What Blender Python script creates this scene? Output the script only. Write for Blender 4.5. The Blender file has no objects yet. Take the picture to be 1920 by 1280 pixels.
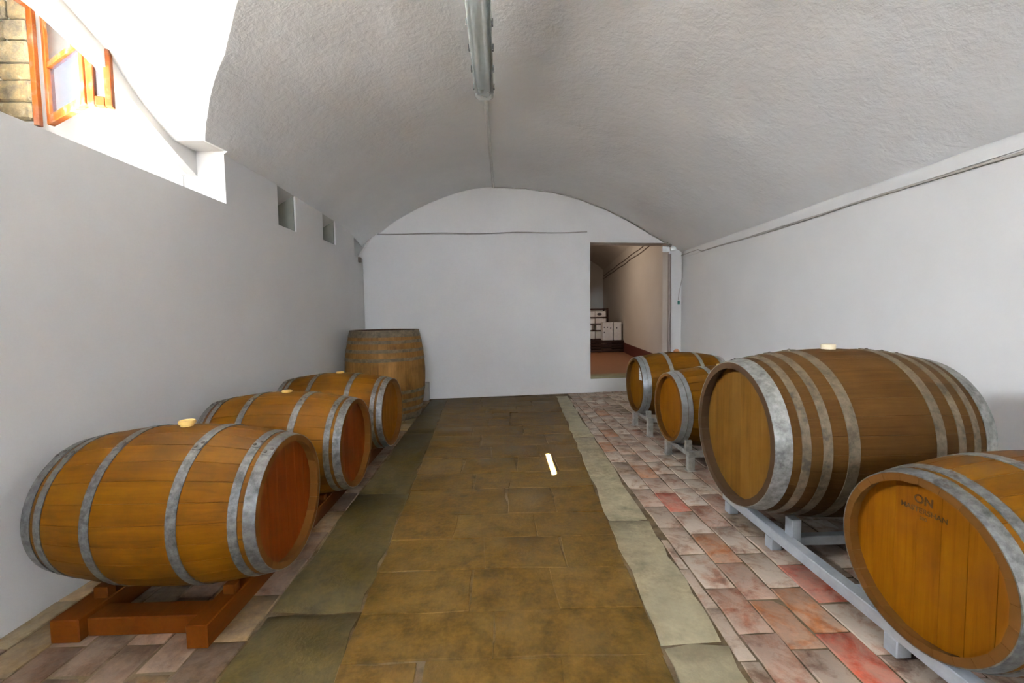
import bpy, bmesh, math, random
import numpy as np
from mathutils import Vector, Matrix, noise
random.seed(7)
PI = math.pi
S = bpy.context.scene
C = S.collection

# ------------------------------------------------------------------ camera
F = 825.2
CR = ((0.9995416, -0.0266054, -0.0144468),     # rows: camera right / up / forward in world axes
      (0.0159723, 0.0580482, 0.9981860),
      (0.0257185, 0.9979592, -0.0584465))
H = 1.30
cam = bpy.data.cameras.new('camera')
cam.sensor_width = 36; cam.lens = F / 1920 * 36; cam.clip_start = 0.05
co = bpy.data.objects.new('camera', cam); C.objects.link(co)
r, u, f = (Vector(v).normalized() for v in CR)
co.matrix_world = Matrix(((r.x, u.x, -f.x, 0), (r.y, u.y, -f.y, 0), (r.z, u.z, -f.z, H), (0, 0, 0, 1)))
S.camera = co
def floor_pt(px, py):                          # where a pixel of the photograph meets the floor
    c = ((px - 960) / F, (640 - py) / F, 1.0)
    d = r * c[0] + u * c[1] + f * c[2]
    t = -H / d.z
    return d.x * t, d.y * t

# ------------------------------------------------------------------ sky, sun, exposure
W = bpy.data.worlds.new('sky'); S.world = W; W.use_nodes = True
bg = W.node_tree.nodes['Background']
bg.inputs[0].default_value = (0.76, 0.865, 1.0, 1); bg.inputs[1].default_value = 31.0
sd = bpy.data.lights.new('sun', 'SUN'); sd.energy = 1000; sd.angle = 0.004; sd.color = (1.0, 1.0, 0.99)
so = bpy.data.objects.new('sun', sd); C.objects.link(so)
so.rotation_euler = Vector((1.0, 0.72, -0.875)).to_track_quat('-Z', 'Y').to_euler()
S.view_settings.view_transform = 'Standard'; S.view_settings.look = 'None'
S.view_settings.gamma = 1; S.view_settings.use_curve_mapping = False
S.view_settings.exposure = 1.72

pl = bpy.data.lights.new('window_portal', 'AREA'); pl.shape = 'RECTANGLE'; pl.size = 1.62; pl.size_y = 1.2; pl.cycles.is_portal = True
po = bpy.data.objects.new('window_portal', pl); C.objects.link(po)                # guides the sky's rays to the opening, gives no light itself
po.location = (-3.63, 1.39, 3.0); po.rotation_euler = Vector((1, 0, 0)).to_track_quat('-Z', 'Z').to_euler()

# ------------------------------------------------------------------ materials
M = {}
def newmat(name):
    m = bpy.data.materials.new(name); m.use_nodes = True
    nt = m.node_tree; b = nt.nodes['Principled BSDF']; M[name] = m
    return m, nt, b
def N(nt, t, **kw):
    n = nt.nodes.new(t)
    for k, v in kw.items():
        if k.startswith('i_'):
            k = k[2:]; k = int(k) if k.isdigit() else k
            n.inputs[k].default_value = v
        else: setattr(n, k, v)
    return n
def L(nt, a, b): nt.links.new(a, b)
def ramp(nt, fac, stops):
    n = nt.nodes.new('ShaderNodeValToRGB'); e = n.color_ramp.elements
    while len(e) < len(stops): e.new(0.5)
    for x, (p, c) in zip(e, stops): x.position = p; x.color = (c + (1,)) if len(c) == 3 else c
    L(nt, fac, n.inputs[0]); return n.outputs[0]
def mapped(nt, coord='Object', scale=(1, 1, 1), rnd=False):
    if coord == 'World': src = N(nt, 'ShaderNodeNewGeometry').outputs['Position']
    else: src = N(nt, 'ShaderNodeTexCoord').outputs[coord]
    mp = N(nt, 'ShaderNodeMapping'); mp.inputs['Scale'].default_value = scale; L(nt, src, mp.inputs[0])
    if rnd:
        oi = N(nt, 'ShaderNodeObjectInfo'); mu = N(nt, 'ShaderNodeMath', operation='MULTIPLY', i_1=37.0)
        L(nt, oi.outputs['Random'], mu.inputs[0]); L(nt, mu.outputs[0], mp.inputs['Location'])
    return mp.outputs[0]
def ntex(nt, vec, scale, detail=4, rough=0.55, dist=0.0):
    n = N(nt, 'ShaderNodeTexNoise', i_Scale=scale, i_Detail=detail, i_Roughness=rough, i_Distortion=dist)
    L(nt, vec, n.inputs['Vector']); return n.outputs['Fac']
def mix(nt, a, b, fac, mode='MIX'):
    n = N(nt, 'ShaderNodeMix', data_type='RGBA', blend_type=mode)
    for s, v in ((n.inputs[0], fac), (n.inputs[6], a), (n.inputs[7], b)):
        if hasattr(v, 'is_output'): L(nt, v, s)
        else: s.default_value = v if not isinstance(v, tuple) else (v + (1,))[:4]
    return n.outputs[2]
def bump(nt, b, h, strength, dist=0.01):
    n = N(nt, 'ShaderNodeBump', i_Strength=strength, i_Distance=dist); L(nt, h, n.inputs['Height']); L(nt, n.outputs[0], b.inputs['Normal'])

def plaster(name, col, big, fine, rough=0.9):
    m, nt, b = newmat(name); v = mapped(nt, 'World')
    c = ramp(nt, ntex(nt, v, 1.3, 5), [(0.3, tuple(x * 0.93 for x in col)), (0.7, col)])
    L(nt, c, b.inputs['Base Color']); b.inputs['Roughness'].default_value = rough
    n1 = ntex(nt, v, 7.0, 5, 0.6, 0.3); n2 = ntex(nt, v, 28, 5, 0.7)
    ad = N(nt, 'ShaderNodeMath', operation='MULTIPLY_ADD', i_1=0.35); L(nt, n2, ad.inputs[0]); L(nt, n1, ad.inputs[2])
    bump(nt, b, ad.outputs[0], big, fine)
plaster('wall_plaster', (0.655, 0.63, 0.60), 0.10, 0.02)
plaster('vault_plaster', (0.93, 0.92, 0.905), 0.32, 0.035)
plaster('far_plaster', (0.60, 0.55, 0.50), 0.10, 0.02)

def wood(name, dark, mid, light, grain='X', rough=0.55, var=0.16, stain=0.5, stain_col=(0.036, 0.016, 0.003), stain_scale=3.4, spec=0.06):
    m, nt, b = newmat(name)
    sc = {'X': (1.3, 26, 26), 'Z': (26, 26, 1.3), 'Y': (26, 1.3, 26)}[grain]
    g = ntex(nt, mapped(nt, 'Object', sc, True), 1.6, 6, 0.65, 0.5)
    g2 = ntex(nt, mapped(nt, 'Object', (1, 1, 1), True), 3.0, 4)
    mm = N(nt, 'ShaderNodeMath', operation='MULTIPLY_ADD', i_1=0.55); L(nt, g2, mm.inputs[0])
    h = N(nt, 'ShaderNodeMath', operation='MULTIPLY', i_1=0.5); L(nt, g, h.inputs[0]); L(nt, h.outputs[0], mm.inputs[2])
    c = ramp(nt, mm.outputs[0], [(0.32, dark), (0.5, mid), (0.72, light)])
    oi = N(nt, 'ShaderNodeObjectInfo')
    mr = N(nt, 'ShaderNodeMapRange', i_3=1 - var, i_4=1 + var); L(nt, oi.outputs['Random'], mr.inputs[0])
    c = mix(nt, c, mr.outputs[0], 1.0, 'MULTIPLY')
    st = ramp(nt, ntex(nt, mapped(nt, 'World'), stain_scale, 6, 0.62, 0.3), [(0.50, (0, 0, 0)), (0.70, (stain,) * 3)])
    c = mix(nt, c, stain_col, st)
    L(nt, c, b.inputs['Base Color']); b.inputs['Roughness'].default_value = rough
    b.inputs['Specular IOR Level'].default_value = spec
    bump(nt, b, g, 0.12, 0.004)
wood('oak_gold', (0.0401, 0.0129, 0.0003), (0.0803, 0.0288, 0.0004), (0.1113, 0.0457, 0.0008), 'X', var=0.05, stain=0.6)
wood('oak_head_amber', (0.0537, 0.0085, 0.0004), (0.0874, 0.0155, 0.0005), (0.1142, 0.0236, 0.0011), 'Z', var=0.05)
wood('oak_head_gold', (0.076, 0.0227, 0.0005), (0.1303, 0.0438, 0.0008), (0.1701, 0.0649, 0.0018), 'Z', var=0.05, stain=0.5, stain_col=(.10,.032,.006))
wood('oak_head_pale', (0.0655, 0.0274, 0.0038), (0.1047, 0.0477, 0.0067), (0.1374, 0.0679, 0.0137), 'Z', var=0.12, stain=0.3)
wood('oak_weathered', (0.0237, 0.0093, 0.0017), (0.0473, 0.0203, 0.0043), (0.0694, 0.0331, 0.0085), 'X', rough=0.7, var=0.12, stain=0.45)
wood('oak_old', (0.0675, 0.0315, 0.0083), (0.15, 0.0735, 0.0187), (0.24, 0.126, 0.0385), 'X', rough=0.7, var=0.12, stain=0.6)
wood('pine_stained', (0.0377, 0.0084, 0.0003), (0.0566, 0.0136, 0.0004), (0.0716, 0.019, 0.0008), 'Y', rough=0.55, var=0.08, stain=0.4)
wood('window_wood', (0.0402, 0.0078, 0.0006), (0.0602, 0.013, 0.001), (0.0762, 0.0206, 0.0025), 'Z', rough=0.6, var=0.05, stain=0.15, stain_col=(.25, .23, .2), stain_scale=13)
wood('dark_pallet', (0.018, 0.010, 0.009), (0.035, 0.018, 0.014), (0.06, 0.03, 0.024), 'X', rough=0.8, var=0.2, stain=0.0)

def metal(name, a, bb, metallic=0.55, rough=0.5, spots=0.6, scale=22):
    m, nt, b = newmat(name); v = mapped(nt, 'World')
    c = ramp(nt, ntex(nt, v, scale, 6, 0.7), [(0.35, a), (0.65, bb)])
    d = ramp(nt, ntex(nt, v, scale * 0.4, 4, 0.7), [(0.56, (0, 0, 0)), (0.68, (spots,) * 3)])
    c = mix(nt, c, tuple(x * 0.3 for x in a), d)
    L(nt, c, b.inputs['Base Color']); b.inputs['Metallic'].default_value = metallic; b.inputs['Roughness'].default_value = rough
metal('galvanised', (0.054, 0.054, 0.051), (0.168, 0.1698, 0.165), scale=30)
metal('galvanised_clean', (0.176, 0.18, 0.18), (0.256, 0.26, 0.26), rough=0.42, spots=0.2)
metal('galvanised_dull', (0.0525, 0.0375, 0.0203), (0.1425, 0.111, 0.069), metallic=0.3, rough=0.7, spots=0.75, scale=16)
metal('galvanised_bright', (0.108, 0.1044, 0.09), (0.2664, 0.2628, 0.2412), metallic=0.4, rough=0.55)
metal('rivet_dark', (0.05, 0.04, 0.035), (0.10, 0.085, 0.07), metallic=0.4, rough=0.6)
metal('stand_grey', (0.27, 0.285, 0.30), (0.35, 0.365, 0.38), metallic=0.0, rough=0.5, spots=0.1, scale=9)
metal('rack_grey', (0.16, 0.145, 0.125), (0.30, 0.28, 0.25), metallic=0.1, rough=0.65, spots=0.5, scale=14)
metal('iron', (0.02, 0.02, 0.02), (0.04, 0.035, 0.03), metallic=0.3, rough=0.7, spots=0.2)

def plain(name, col, rough=0.6, metallic=0.0, spec=0.5):
    m, nt, b = newmat(name)
    c = ramp(nt, ntex(nt, mapped(nt, 'Object'), 14, 4), [(0.3, tuple(x * 0.88 for x in col)), (0.7, col)])
    L(nt, c, b.inputs['Base Color']); b.inputs['Roughness'].default_value = rough; b.inputs['Metallic'].default_value = metallic
    b.inputs['Specular IOR Level'].default_value = spec
    return b
plain('silicone', (0.72, 0.48, 0.14), 0.45); plain('bung_pale', (0.62, 0.52, 0.34), 0.6); plain('bung_brown', (0.34, 0.13, 0.04), 0.6)
plain('stamp', (0.13, 0.045, 0.008), 0.7).inputs['Alpha'].default_value = 0.4; plain('paper', (0.75, 0.75, 0.78), 0.8); plain('carton', (0.62, 0.58, 0.53), 0.85)
plain('carton_mark', (0.05, 0.04, 0.04), 0.8); plain('cable_grey', (0.33, 0.30, 0.26), 0.6); plain('cable_white', (0.66, 0.64, 0.60), 0.6)
plain('pipe_brown', (0.19, 0.14, 0.115), 0.5); plain('lamp_body', (0.50, 0.53, 0.52), 0.5); plain('clip', (0.10, 0.10, 0.10), 0.5)
plain('tube_glass', (0.85, 0.88, 0.86), 0.25); plain('switch_green', (0.01, 0.16, 0.12), 0.4); plain('box_white', (0.70, 0.69, 0.65), 0.6)
plain('skirting_red', (0.10, 0.016, 0.010), 0.7); plain('terracotta_floor', (0.26, 0.105, 0.038), 0.6); plain('step_stone', (0.26, 0.22, 0.12), 0.8)
plain('ground_gravel', (0.66, 0.655, 0.64), 0.95); plain('pad_concrete', (0.72, 0.735, 0.75), 0.9); plain('niche_dark', (0.09, 0.09, 0.075), 0.95); plain('niche_side', (0.22, 0.22, 0.185), 0.95); plain('chime_dark', (0.045, 0.024, 0.012), 0.8, 0, .08); plain('chime_brown', (0.085, 0.034, 0.006), 0.8, 0, .08); plain('grey_block', (0.40, 0.38, 0.36), 0.9); plain('dirt', (0.05, 0.035, 0.02), 0.95)
b = plain('diffuser', (0.74, 0.80, 0.78), 0.22); b.inputs['Alpha'].default_value = 0.40
m, nt, b = newmat('pane_glass')
b.inputs['Base Color'].default_value = (0.10, 0.12, 0.16, 1); b.inputs['Roughness'].default_value = 0.08; b.inputs['Alpha'].default_value = 0.35
m, nt, b = newmat('pane_dusty'); v = mapped(nt, 'Object')
L(nt, ramp(nt, ntex(nt, v, 6, 4), [(0.35, (0.045, 0.043, 0.04)), (0.65, (0.08, 0.078, 0.073))]), b.inputs['Base Color']); b.inputs['Roughness'].default_value = 0.3; b.inputs['Alpha'].default_value = 0.85
m, nt, b = newmat('weathered_stone'); v = mapped(nt, 'World')
c = ramp(nt, ntex(nt, v, 7, 6, 0.7), [(0.30, (0.018, 0.014, 0.008)), (0.44, (0.055, 0.044, 0.026)), (0.56, (0.105, 0.082, 0.040)), (0.70, (0.22, 0.20, 0.16))])
oi = N(nt, 'ShaderNodeObjectInfo'); c = mix(nt, c, oi.outputs['Color'], 0.45, 'MULTIPLY')
L(nt, c, b.inputs['Base Color']); b.inputs['Roughness'].default_value = 0.95; bump(nt, b, ntex(nt, v, 18, 6, 0.7), 0.6, 0.03)

def floor_mat(name, film_col, rough, film_lo=0.42, film_hi=0.62, film_scale=4.0, spec=0.25):
    # obj.color carries the piece's own colour, its alpha how much lime film lies on it
    m, nt, b = newmat(name); v = mapped(nt, 'World'); oi = N(nt, 'ShaderNodeObjectInfo')
    n = ntex(nt, v, 9, 6, 0.65); n2 = ntex(nt, v, 45, 4, 0.6)
    c = mix(nt, oi.outputs['Color'], ramp(nt, n, [(0.30, (0.42, 0.40, 0.36)), (0.70, (1.35, 1.32, 1.28))]), 1.0, 'MULTIPLY')
    c = mix(nt, c, ramp(nt, n2, [(0.3, (0.78, 0.77, 0.75)), (0.7, (1.12, 1.12, 1.12))]), 1.0, 'MULTIPLY')
    fl = ramp(nt, ntex(nt, v, film_scale, 7, 0.68, 0.4), [(film_lo, (0, 0, 0)), (film_hi, (1, 1, 1))])
    fa = N(nt, 'ShaderNodeMath', operation='MULTIPLY'); L(nt, fl, fa.inputs[0]); L(nt, oi.outputs['Alpha'], fa.inputs[1])
    c = mix(nt, c, film_col, fa.outputs[0])
    L(nt, c, b.inputs['Base Color'])
    rr = N(nt, 'ShaderNodeMapRange', i_3=rough - 0.12, i_4=rough + 0.2); L(nt, n, rr.inputs[0]); L(nt, rr.outputs[0], b.inputs['Roughness']); b.inputs['Specular IOR Level'].default_value = spec
    ad = N(nt, 'ShaderNodeMath', operation='MULTIPLY_ADD', i_1=0.4); L(nt, n2, ad.inputs[0]); L(nt, n, ad.inputs[2])
    bump(nt, b, ad.outputs[0], 0.35, 0.012)
floor_mat('brick_floor', (0.40, 0.33, 0.265), 0.66, 0.36, 0.54, 8.0)
floor_mat('slab_floor', (0.15, 0.10, 0.034), 0.5, 0.45, 0.75, 2.6, 0.12)
floor_mat('strip_floor', (0.28, 0.25, 0.165), 0.5, 0.35, 0.65, 1.8, 0.12)
floor_mat('mortar', (0.34, 0.27, 0.19), 0.85, 0.42, 0.58, 5)

# ------------------------------------------------------------------ mesh helpers
def obj(name, bm, mat, parent=None, smooth=None, loc=None, rot=None):
    if isinstance(bm, bmesh.types.BMesh):
        bmesh.ops.recalc_face_normals(bm, faces=bm.faces)
        me = bpy.data.meshes.new(name); bm.to_mesh(me); bm.free()
    else: me = bm
    if smooth is not None and len(me.polygons):
        me.polygons.foreach_set('use_smooth', [True] * len(me.polygons)); me.set_sharp_from_angle(angle=math.radians(smooth))
    if mat and not me.materials: me.materials.append(M[mat])
    o = bpy.data.objects.new(name, me); C.objects.link(o)
    if parent: o.parent = parent
    if loc is not None: o.location = loc
    if rot is not None: o.rotation_euler = rot
    return o
def tag(o, label, cat, group=None):
    o['label'] = label; o['category'] = cat
    if group: o['group'] = group
    return o
def struct(o, label=None):
    o['kind'] = 'structure'
    if label: o['label'] = label
    return o
def thing(name, label, cat, loc=(0, 0, 0), rz=0, group=None):
    o = bpy.data.objects.new(name, None); C.objects.link(o); o.empty_display_size = 0.1
    o.location = loc; o.rotation_euler = (0, 0, rz); return tag(o, label, cat, group)
def box(bm, lo, hi, mat=None):
    x0, y0, z0 = lo; x1, y1, z1 = hi
    v = [bm.verts.new(p) for p in ((x0, y0, z0), (x1, y0, z0), (x1, y1, z0), (x0, y1, z0), (x0, y0, z1), (x1, y0, z1), (x1, y1, z1), (x0, y1, z1))]
    if mat is not None:
        for q in v: q.co = mat @ q.co
    for q in ((0, 3, 2, 1), (4, 5, 6, 7), (0, 1, 5, 4), (1, 2, 6, 5), (2, 3, 7, 6), (3, 0, 4, 7)): bm.faces.new([v[i] for i in q])
    return bm
def bbox(lo, hi, bev=0.0, mat=None):
    bm = bmesh.new(); box(bm, lo, hi, mat)
    if bev: bmesh.ops.bevel(bm, geom=list(bm.edges), offset=bev, segments=1, affect='EDGES')
    return bm
def prism(bm, poly, z0, z1):
    a = [bm.verts.new((x, y, z0)) for x, y in poly]; b_ = [bm.verts.new((x, y, z1)) for x, y in poly]
    bm.faces.new(a[::-1]); bm.faces.new(b_); n = len(poly)
    for i in range(n): bm.faces.new((a[i], a[(i + 1) % n], b_[(i + 1) % n], b_[i]))
    return bm
def loft(bm, rings, cap=True, closed=True):
    vs = [[bm.verts.new(p) for p in rg] for rg in rings]; n = len(vs[0])
    for a, b_ in zip(vs, vs[1:]):
        for i in range(n if closed else n - 1): bm.faces.new((a[i], a[(i + 1) % n], b_[(i + 1) % n], b_[i]))
    if cap: bm.faces.new(vs[0][::-1]); bm.faces.new(vs[-1])
    return bm
def tube(pts, rad, seg=8):
    bm = bmesh.new(); pts = [Vector(p) for p in pts]; rings = []
    for i, p in enumerate(pts):
        d = (pts[min(i + 1, len(pts) - 1)] - pts[max(i - 1, 0)]).normalized()
        a = d.cross(Vector((0, 0, 1)) if abs(d.z) < 0.9 else Vector((0, 1, 0))).normalized(); b_ = a.cross(d)
        rings.append([p + a * rad * math.cos(t) + b_ * rad * math.sin(t) for t in (2 * PI * k / seg for k in range(seg))])
    return loft(bm, rings)
def lathe_z(prof, seg=24):
    bm = bmesh.new()
    return loft(bm, [[(rr * math.cos(2 * PI * k / seg), rr * math.sin(2 * PI * k / seg), z) for k in range(seg)] for rr, z in prof])
def boolean(target, cutters):
    for c in cutters:
        md = target.modifiers.new('cut', 'BOOLEAN'); md.operation = 'DIFFERENCE'; md.solver = 'EXACT'; md.object = c
    dg = bpy.context.evaluated_depsgraph_get(); dg.update()
    me = bpy.data.meshes.new_from_object(target.evaluated_get(dg))
    target.modifiers.clear(); target.data = me
def finish_smooth(o, ang):
    me = o.data; me.polygons.foreach_set('use_smooth', [True] * len(me.polygons)); me.set_sharp_from_angle(angle=math.radians(ang))

# ------------------------------------------------------------------ room shell
XL, XR, YF = -2.093, 3.096, -4.4
B0, B1 = Vector((XL, 6.865)), Vector((XR, 7.471))           # back wall, slightly askew
def yb(x): return B0.y + (B1.y - B0.y) * (x - B0.x) / (B1.x - B0.x)

PX = [-2.7, -2.3, -2.093, -1.927, -1.603, -1.115, -.703, -.371, -.035, .219, .562, 1.086, 1.711, 2.169, 2.827, 3.10, 3.3]
PZ = [.55, .90, 1.08, 1.212, 1.475, 1.744, 1.909, 1.991, 2.033, 2.04, 2.015, 1.944, 1.744, 1.535, 1.19, 1.03, .90]
def prof(x):                                               # smooth curve through the measured arch
    i = max(1, min(len(PX) - 3, int(np.searchsorted(PX, x)) - 1))
    t = (x - PX[i]) / (PX[i + 1] - PX[i]); h = PX[i + 1] - PX[i]
    m0 = (PZ[i + 1] - PZ[i - 1]) / (PX[i + 1] - PX[i - 1]) * h; m1 = (PZ[i + 2] - PZ[i]) / (PX[i + 2] - PX[i]) * h
    return (2*t**3 - 3*t**2 + 1) * PZ[i] + (t**3 - 2*t**2 + t) * m0 + (-2*t**3 + 3*t**2) * PZ[i + 1] + (t**3 - t**2) * m1
def vault(x, y):
    w = max(0.0, min(1.0, (-.6 - x) / 1.5))
    z = prof(x) + H + w * .19 * (1 - math.exp(-max(yb(x) - y, 0) / .6))
    return z + 0.018 * noise.noise((x * 1.3, y * 1.1, 0)) + 0.006 * noise.noise((x * 4, y * 4, 3))

# ceiling: a thick vault
nx, ny = 76, 120
xs = [XL - .004 + (3.28 - XL + .004) * i / nx for i in range(nx + 1)]; ys = [YF - 0.2 + (7.72 - YF + 0.2) * j / ny for j in range(ny + 1)]
bm = bmesh.new()
g = [[bm.verts.new((x, y, vault(x, y))) for y in ys] for x in xs]
top = [[bm.verts.new((x, y, 4.4)) for y in (ys[0], ys[-1])] for x in (xs[0], xs[-1])]
for i in range(nx):
    for j in range(ny): bm.faces.new((g[i][j], g[i][j + 1], g[i + 1][j + 1], g[i + 1][j]))
bm.faces.new((top[0][0], top[1][0], top[1][1], top[0][1]))
bm.faces.new([g[i][0] for i in range(nx + 1)] + [top[1][0], top[0][0]])
bm.faces.new([g[i][ny] for i in range(nx + 1)] + [top[1][1], top[0][1]])
bm.faces.new([g[0][j] for j in range(ny + 1)] + [top[0][1], top[0][0]])
bm.faces.new([g[nx][j] for j in range(ny + 1)] + [top[1][1], top[1][0]])
ceiling = struct(obj('ceiling', bm, 'vault_plaster'), 'rough white plastered barrel vault over the cellar')

# left wall, thick, with window embrasure and niches cut out
XO = -3.6
wall_left = struct(obj('wall_left', prism(bmesh.new(), [(XO, YF - .2), (XL, YF - .2), (XL, 7.3), (XO, 7.3)], -0.15, 4.4), 'wall_plaster'), 'white plastered left wall with the deep window recess')
cut = []
def cutter(rings):
    bm = bmesh.new(); loft(bm, rings); o = obj('cutter', bm, None); cut.append(o); return o
def mirror(pts, c): return pts + [(2 * c - y, z) for y, z in reversed(pts)]
half = [(3.50, .89), (3.50, 1.285), (3.27, 1.275), (3.13, 1.34), (2.99, 1.42), (2.88, 1.50), (2.77, 1.588), (2.63, 1.656), (2.5, 1.71), (2.2, 1.81), (1.85, 1.86)]
sec = mirror(half, 1.8)
def sill(x): return .89 + .42 * max(XL - x, 0)
def sec_at(x): return [(x, y, H + (sill(x) if k in (0, len(sec) - 1) else z)) for k, (y, z) in enumerate(sec)]
# the lunette: tapered sides towards the wall face
cutter([sec_at(-2.30), sec_at(XL - .001), sec_at(-0.35)])
ah = [(3.495, None), (3.495, 1.10), (3.30, 1.19), (3.12, 1.28), (2.98, 1.36), (2.857, 1.432), (2.695, 1.521), (2.408, 1.604), (2.1, 1.64), (1.85, 1.65)]
asec = mirror(ah, 1.8)
cutter([[(x, y, H + (sill(x) if z is None else z)) for y, z in asec] for x in (-2.40, -2.29)])
cutter([[(x, y, H + z) for y, z in ((ym, sill(x)), (ym, 2.12), (.5, 2.12), (.5, sill(x)))] for x, ym in ((-3.0, 3.06), (-2.37, 3.50))])
def opening(y0, y1, xs_, fl=0.0): cutter([[(x, y, z) for y, z in ((y1 + fl * max(x + 3.6, 0), H + sill(x)), (y1 + fl * max(x + 3.6, 0), zt), (y0, zt), (y0, H + sill(x)))] for x, zt in xs_])
opening(.60, 2.18, ((-3.7, 3.41), (-3.6, 3.40), (-2.98, 3.34)), .6)                  # unseen main opening, added left of view to let daylight in
opening(.623, 1.273, ((-3.7, 3.585), (-3.6, 3.528), (-2.98, 3.36)))              # raised part of its head, shaped for the sun strip on the floor
opening(2.66, 3.02, ((-3.5, 3.37), (-2.98, 3.36)))                               # outer reveal behind the casement, closed outside to keep its stones in shade
for (y0, y1, z0) in ((4.30, 4.67, .895), (5.36, 5.765, .935)):
    cutter([[(x, y, z) for y, z in ((y0, H + z0), (y1, H + z0), (y1, vault(XL, y1) + dz), (y0, vault(XL, y0) + dz))] for x, dz in ((-2.36, -.16), (-2.0, .06))])
cutter([[(x, y, H + z) for y, z in ((6.48, .90), (7.4, .90), (7.4, 1.5), (6.48, 1.5))] for x in (-2.22, -2.0)])
boolean(wall_left, cut); boolean(ceiling, cut[:1])
for o in cut:
    me = o.data; bpy.data.objects.remove(o); bpy.data.meshes.remove(me)
finish_smooth(ceiling, 28); finish_smooth(wall_left, 20)

for (y0, y1, z0) in ((4.302, 4.668, .897), (5.362, 5.763, .937)):
    zv_ = vault(XL, y0); bm = bmesh.new()
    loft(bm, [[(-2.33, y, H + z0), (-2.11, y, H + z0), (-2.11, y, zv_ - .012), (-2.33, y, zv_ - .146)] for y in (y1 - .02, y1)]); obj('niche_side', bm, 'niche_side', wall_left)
    obj('niche_back', bbox((-2.358, y0, H + z0), (-2.33, y1, vault(XL, y0) - .155)), 'niche_dark', wall_left)  # dark panels lining the back and far side of each niche
struct(obj('wall_right', prism(bmesh.new(), [(XR, YF - .2), (XR + .35, YF - .2), (XR + .35, 7.9), (XR, 7.9)], -0.15, 4.4), 'wall_plaster'), 'smooth white plastered right wall')
bm = bmesh.new(); FX0, FX1, FZ0, FZ1 = -.75, 1.25, 2.42, 3.12              # unseen high opening, added behind the viewer to light the room
for (x0, x1, z0, z1) in ((XO, FX0, -.15, 4.4), (FX1, XR + .35, -.15, 4.4), (FX0, FX1, FZ1, 4.4), (FX0, FX1, -.15, FZ0)): prism(bm, [(x0, YF - .3), (x1, YF - .3), (x1, YF), (x0, YF)], z0, z1)
struct(obj('wall_front', bm, 'wall_plaster'), 'white plastered wall behind the viewer with a high opening added to let in light')
struct(obj('bounce_ground', prism(bmesh.new(), [(-20, -40), (20, -40), (20, YF - .31), (-20, YF - .31)], 1.9, 2.40), 'ground_gravel'), 'unseen pale gravel added outside the high opening to bounce light in')  # added ground, bounces sunlight up through the opening
# springing ledge along the right wall
bm = bmesh.new()
loft(bm, [[(XR + .02, y, H + .93), (XR - .012, y, H + .935), (XR - .02, y, H + .99 + .008 * noise.noise((y * 2, 0, 5))), (XR - .005, y, H + 1.04), (XR + .02, y, H + 1.06)] for y in [YF + k * 0.25 for k in range(60) if YF + k * .25 < 7.4]])
struct(obj('trim_1', bm, 'wall_plaster', smooth=60), 'plaster fillet between the right wall and the vault')

# back wall: panel, lintel, step, pier
DX0, DX1, TH = 1.495, 2.88, 0.32
def wallpoly(x0, x1, dy0=0.0, dy1=TH): return [(x0, yb(x0) + dy0), (x1, yb(x1) + dy0), (x1, yb(x1) + dy1), (x0, yb(x0) + dy1)]
bm = bmesh.new()
prism(bm, wallpoly(XL - .2, DX0), -0.15, 4.3); prism(bm, wallpoly(DX1, XR + .1), -0.15, 4.3)
prism(bm, wallpoly(DX0, DX1), 2.485, 4.3); prism(bm, wallpoly(DX0, DX1), -0.15, 0.225)
wall_back = struct(obj('wall_back', bm, 'wall_plaster'), 'white arched end wall with a doorway opening')
bm = bmesh.new()
loft(bm, [[(x, yb(x) - .035, 0.0), (x, yb(x) - .035, zt), (x, yb(x) + .02, zt + .015), (x, yb(x) + .02, 0.0)] for x, zt in ((XL + .02, 2.55), (-1.2, 2.572), (-.3, 2.588), (.6, 2.606), (DX0 - .045, 2.628))])
obj('infill_panel', bm, 'wall_plaster', wall_back)

# ------------------------------------------------------------------ floor
bm = bmesh.new(); prism(bm, [(XO, YF - .2), (XR + .3, YF - .2), (XR + .3, 7.75), (XO, 7.75)], -0.2, -0.006)
floor_o = struct(obj('floor', bm, 'mortar'), 'worn cellar floor of stone slabs, cement gutters and terracotta bricks')
floor_o.color = (0.075, 0.048, 0.018, 0.25)
def piece(name, poly, mat, color, zt=0.0, ch=0.006, jit=0.004, depth=0.03, parent=floor_o):
    """one floor piece: polygon with a chamfered, slightly uneven top"""
    cx = sum(p[0] for p in poly) / len(poly); cy = sum(p[1] for p in poly) / len(poly)
    pts = []
    n = len(poly)
    for i in range(n):
        a, b_ = poly[i], poly[(i + 1) % n]
        ed = math.hypot(b_[0] - a[0], b_[1] - a[1]); k = 1 if ed < .12 else (2 if ed < .4 else 3)
        for q in range(k):
            t = q / k; s = jit if q else jit * .6
            pts.append((a[0] + (b_[0] - a[0]) * t + random.uniform(-s, s), a[1] + (b_[1] - a[1]) * t + random.uniform(-s, s)))
    bm = bmesh.new(); rad = max(math.hypot(p[0] - cx, p[1] - cy) for p in pts)
    tl = (random.uniform(-1, 1) * .004, random.uniform(-1, 1) * .004)
    def zz(x, y): return zt + tl[0] * (x - cx) / rad + tl[1] * (y - cy) / rad
    ins = []
    for x, y in pts:
        d = math.hypot(x - cx, y - cy); s = (d - ch * 1.3) / d; ins.append((cx + (x - cx) * s, cy + (y - cy) * s))
    rings = [[(x - cx, y - cy, -depth) for x, y in pts], [(x - cx, y - cy, zz(x, y) - ch) for x, y in pts], [(x - cx, y - cy, zz(x, y)) for x, y in ins]]
    loft(bm, rings)
    o = obj(name, bm, mat, parent, smooth=40); o.location = (cx, cy, 0); o.color = color
    return o
def sl(y): return -.555 - .043 * y          # left edge of the stone slabs
def sr(y): return .525 + .050 * y           # right edge
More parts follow.
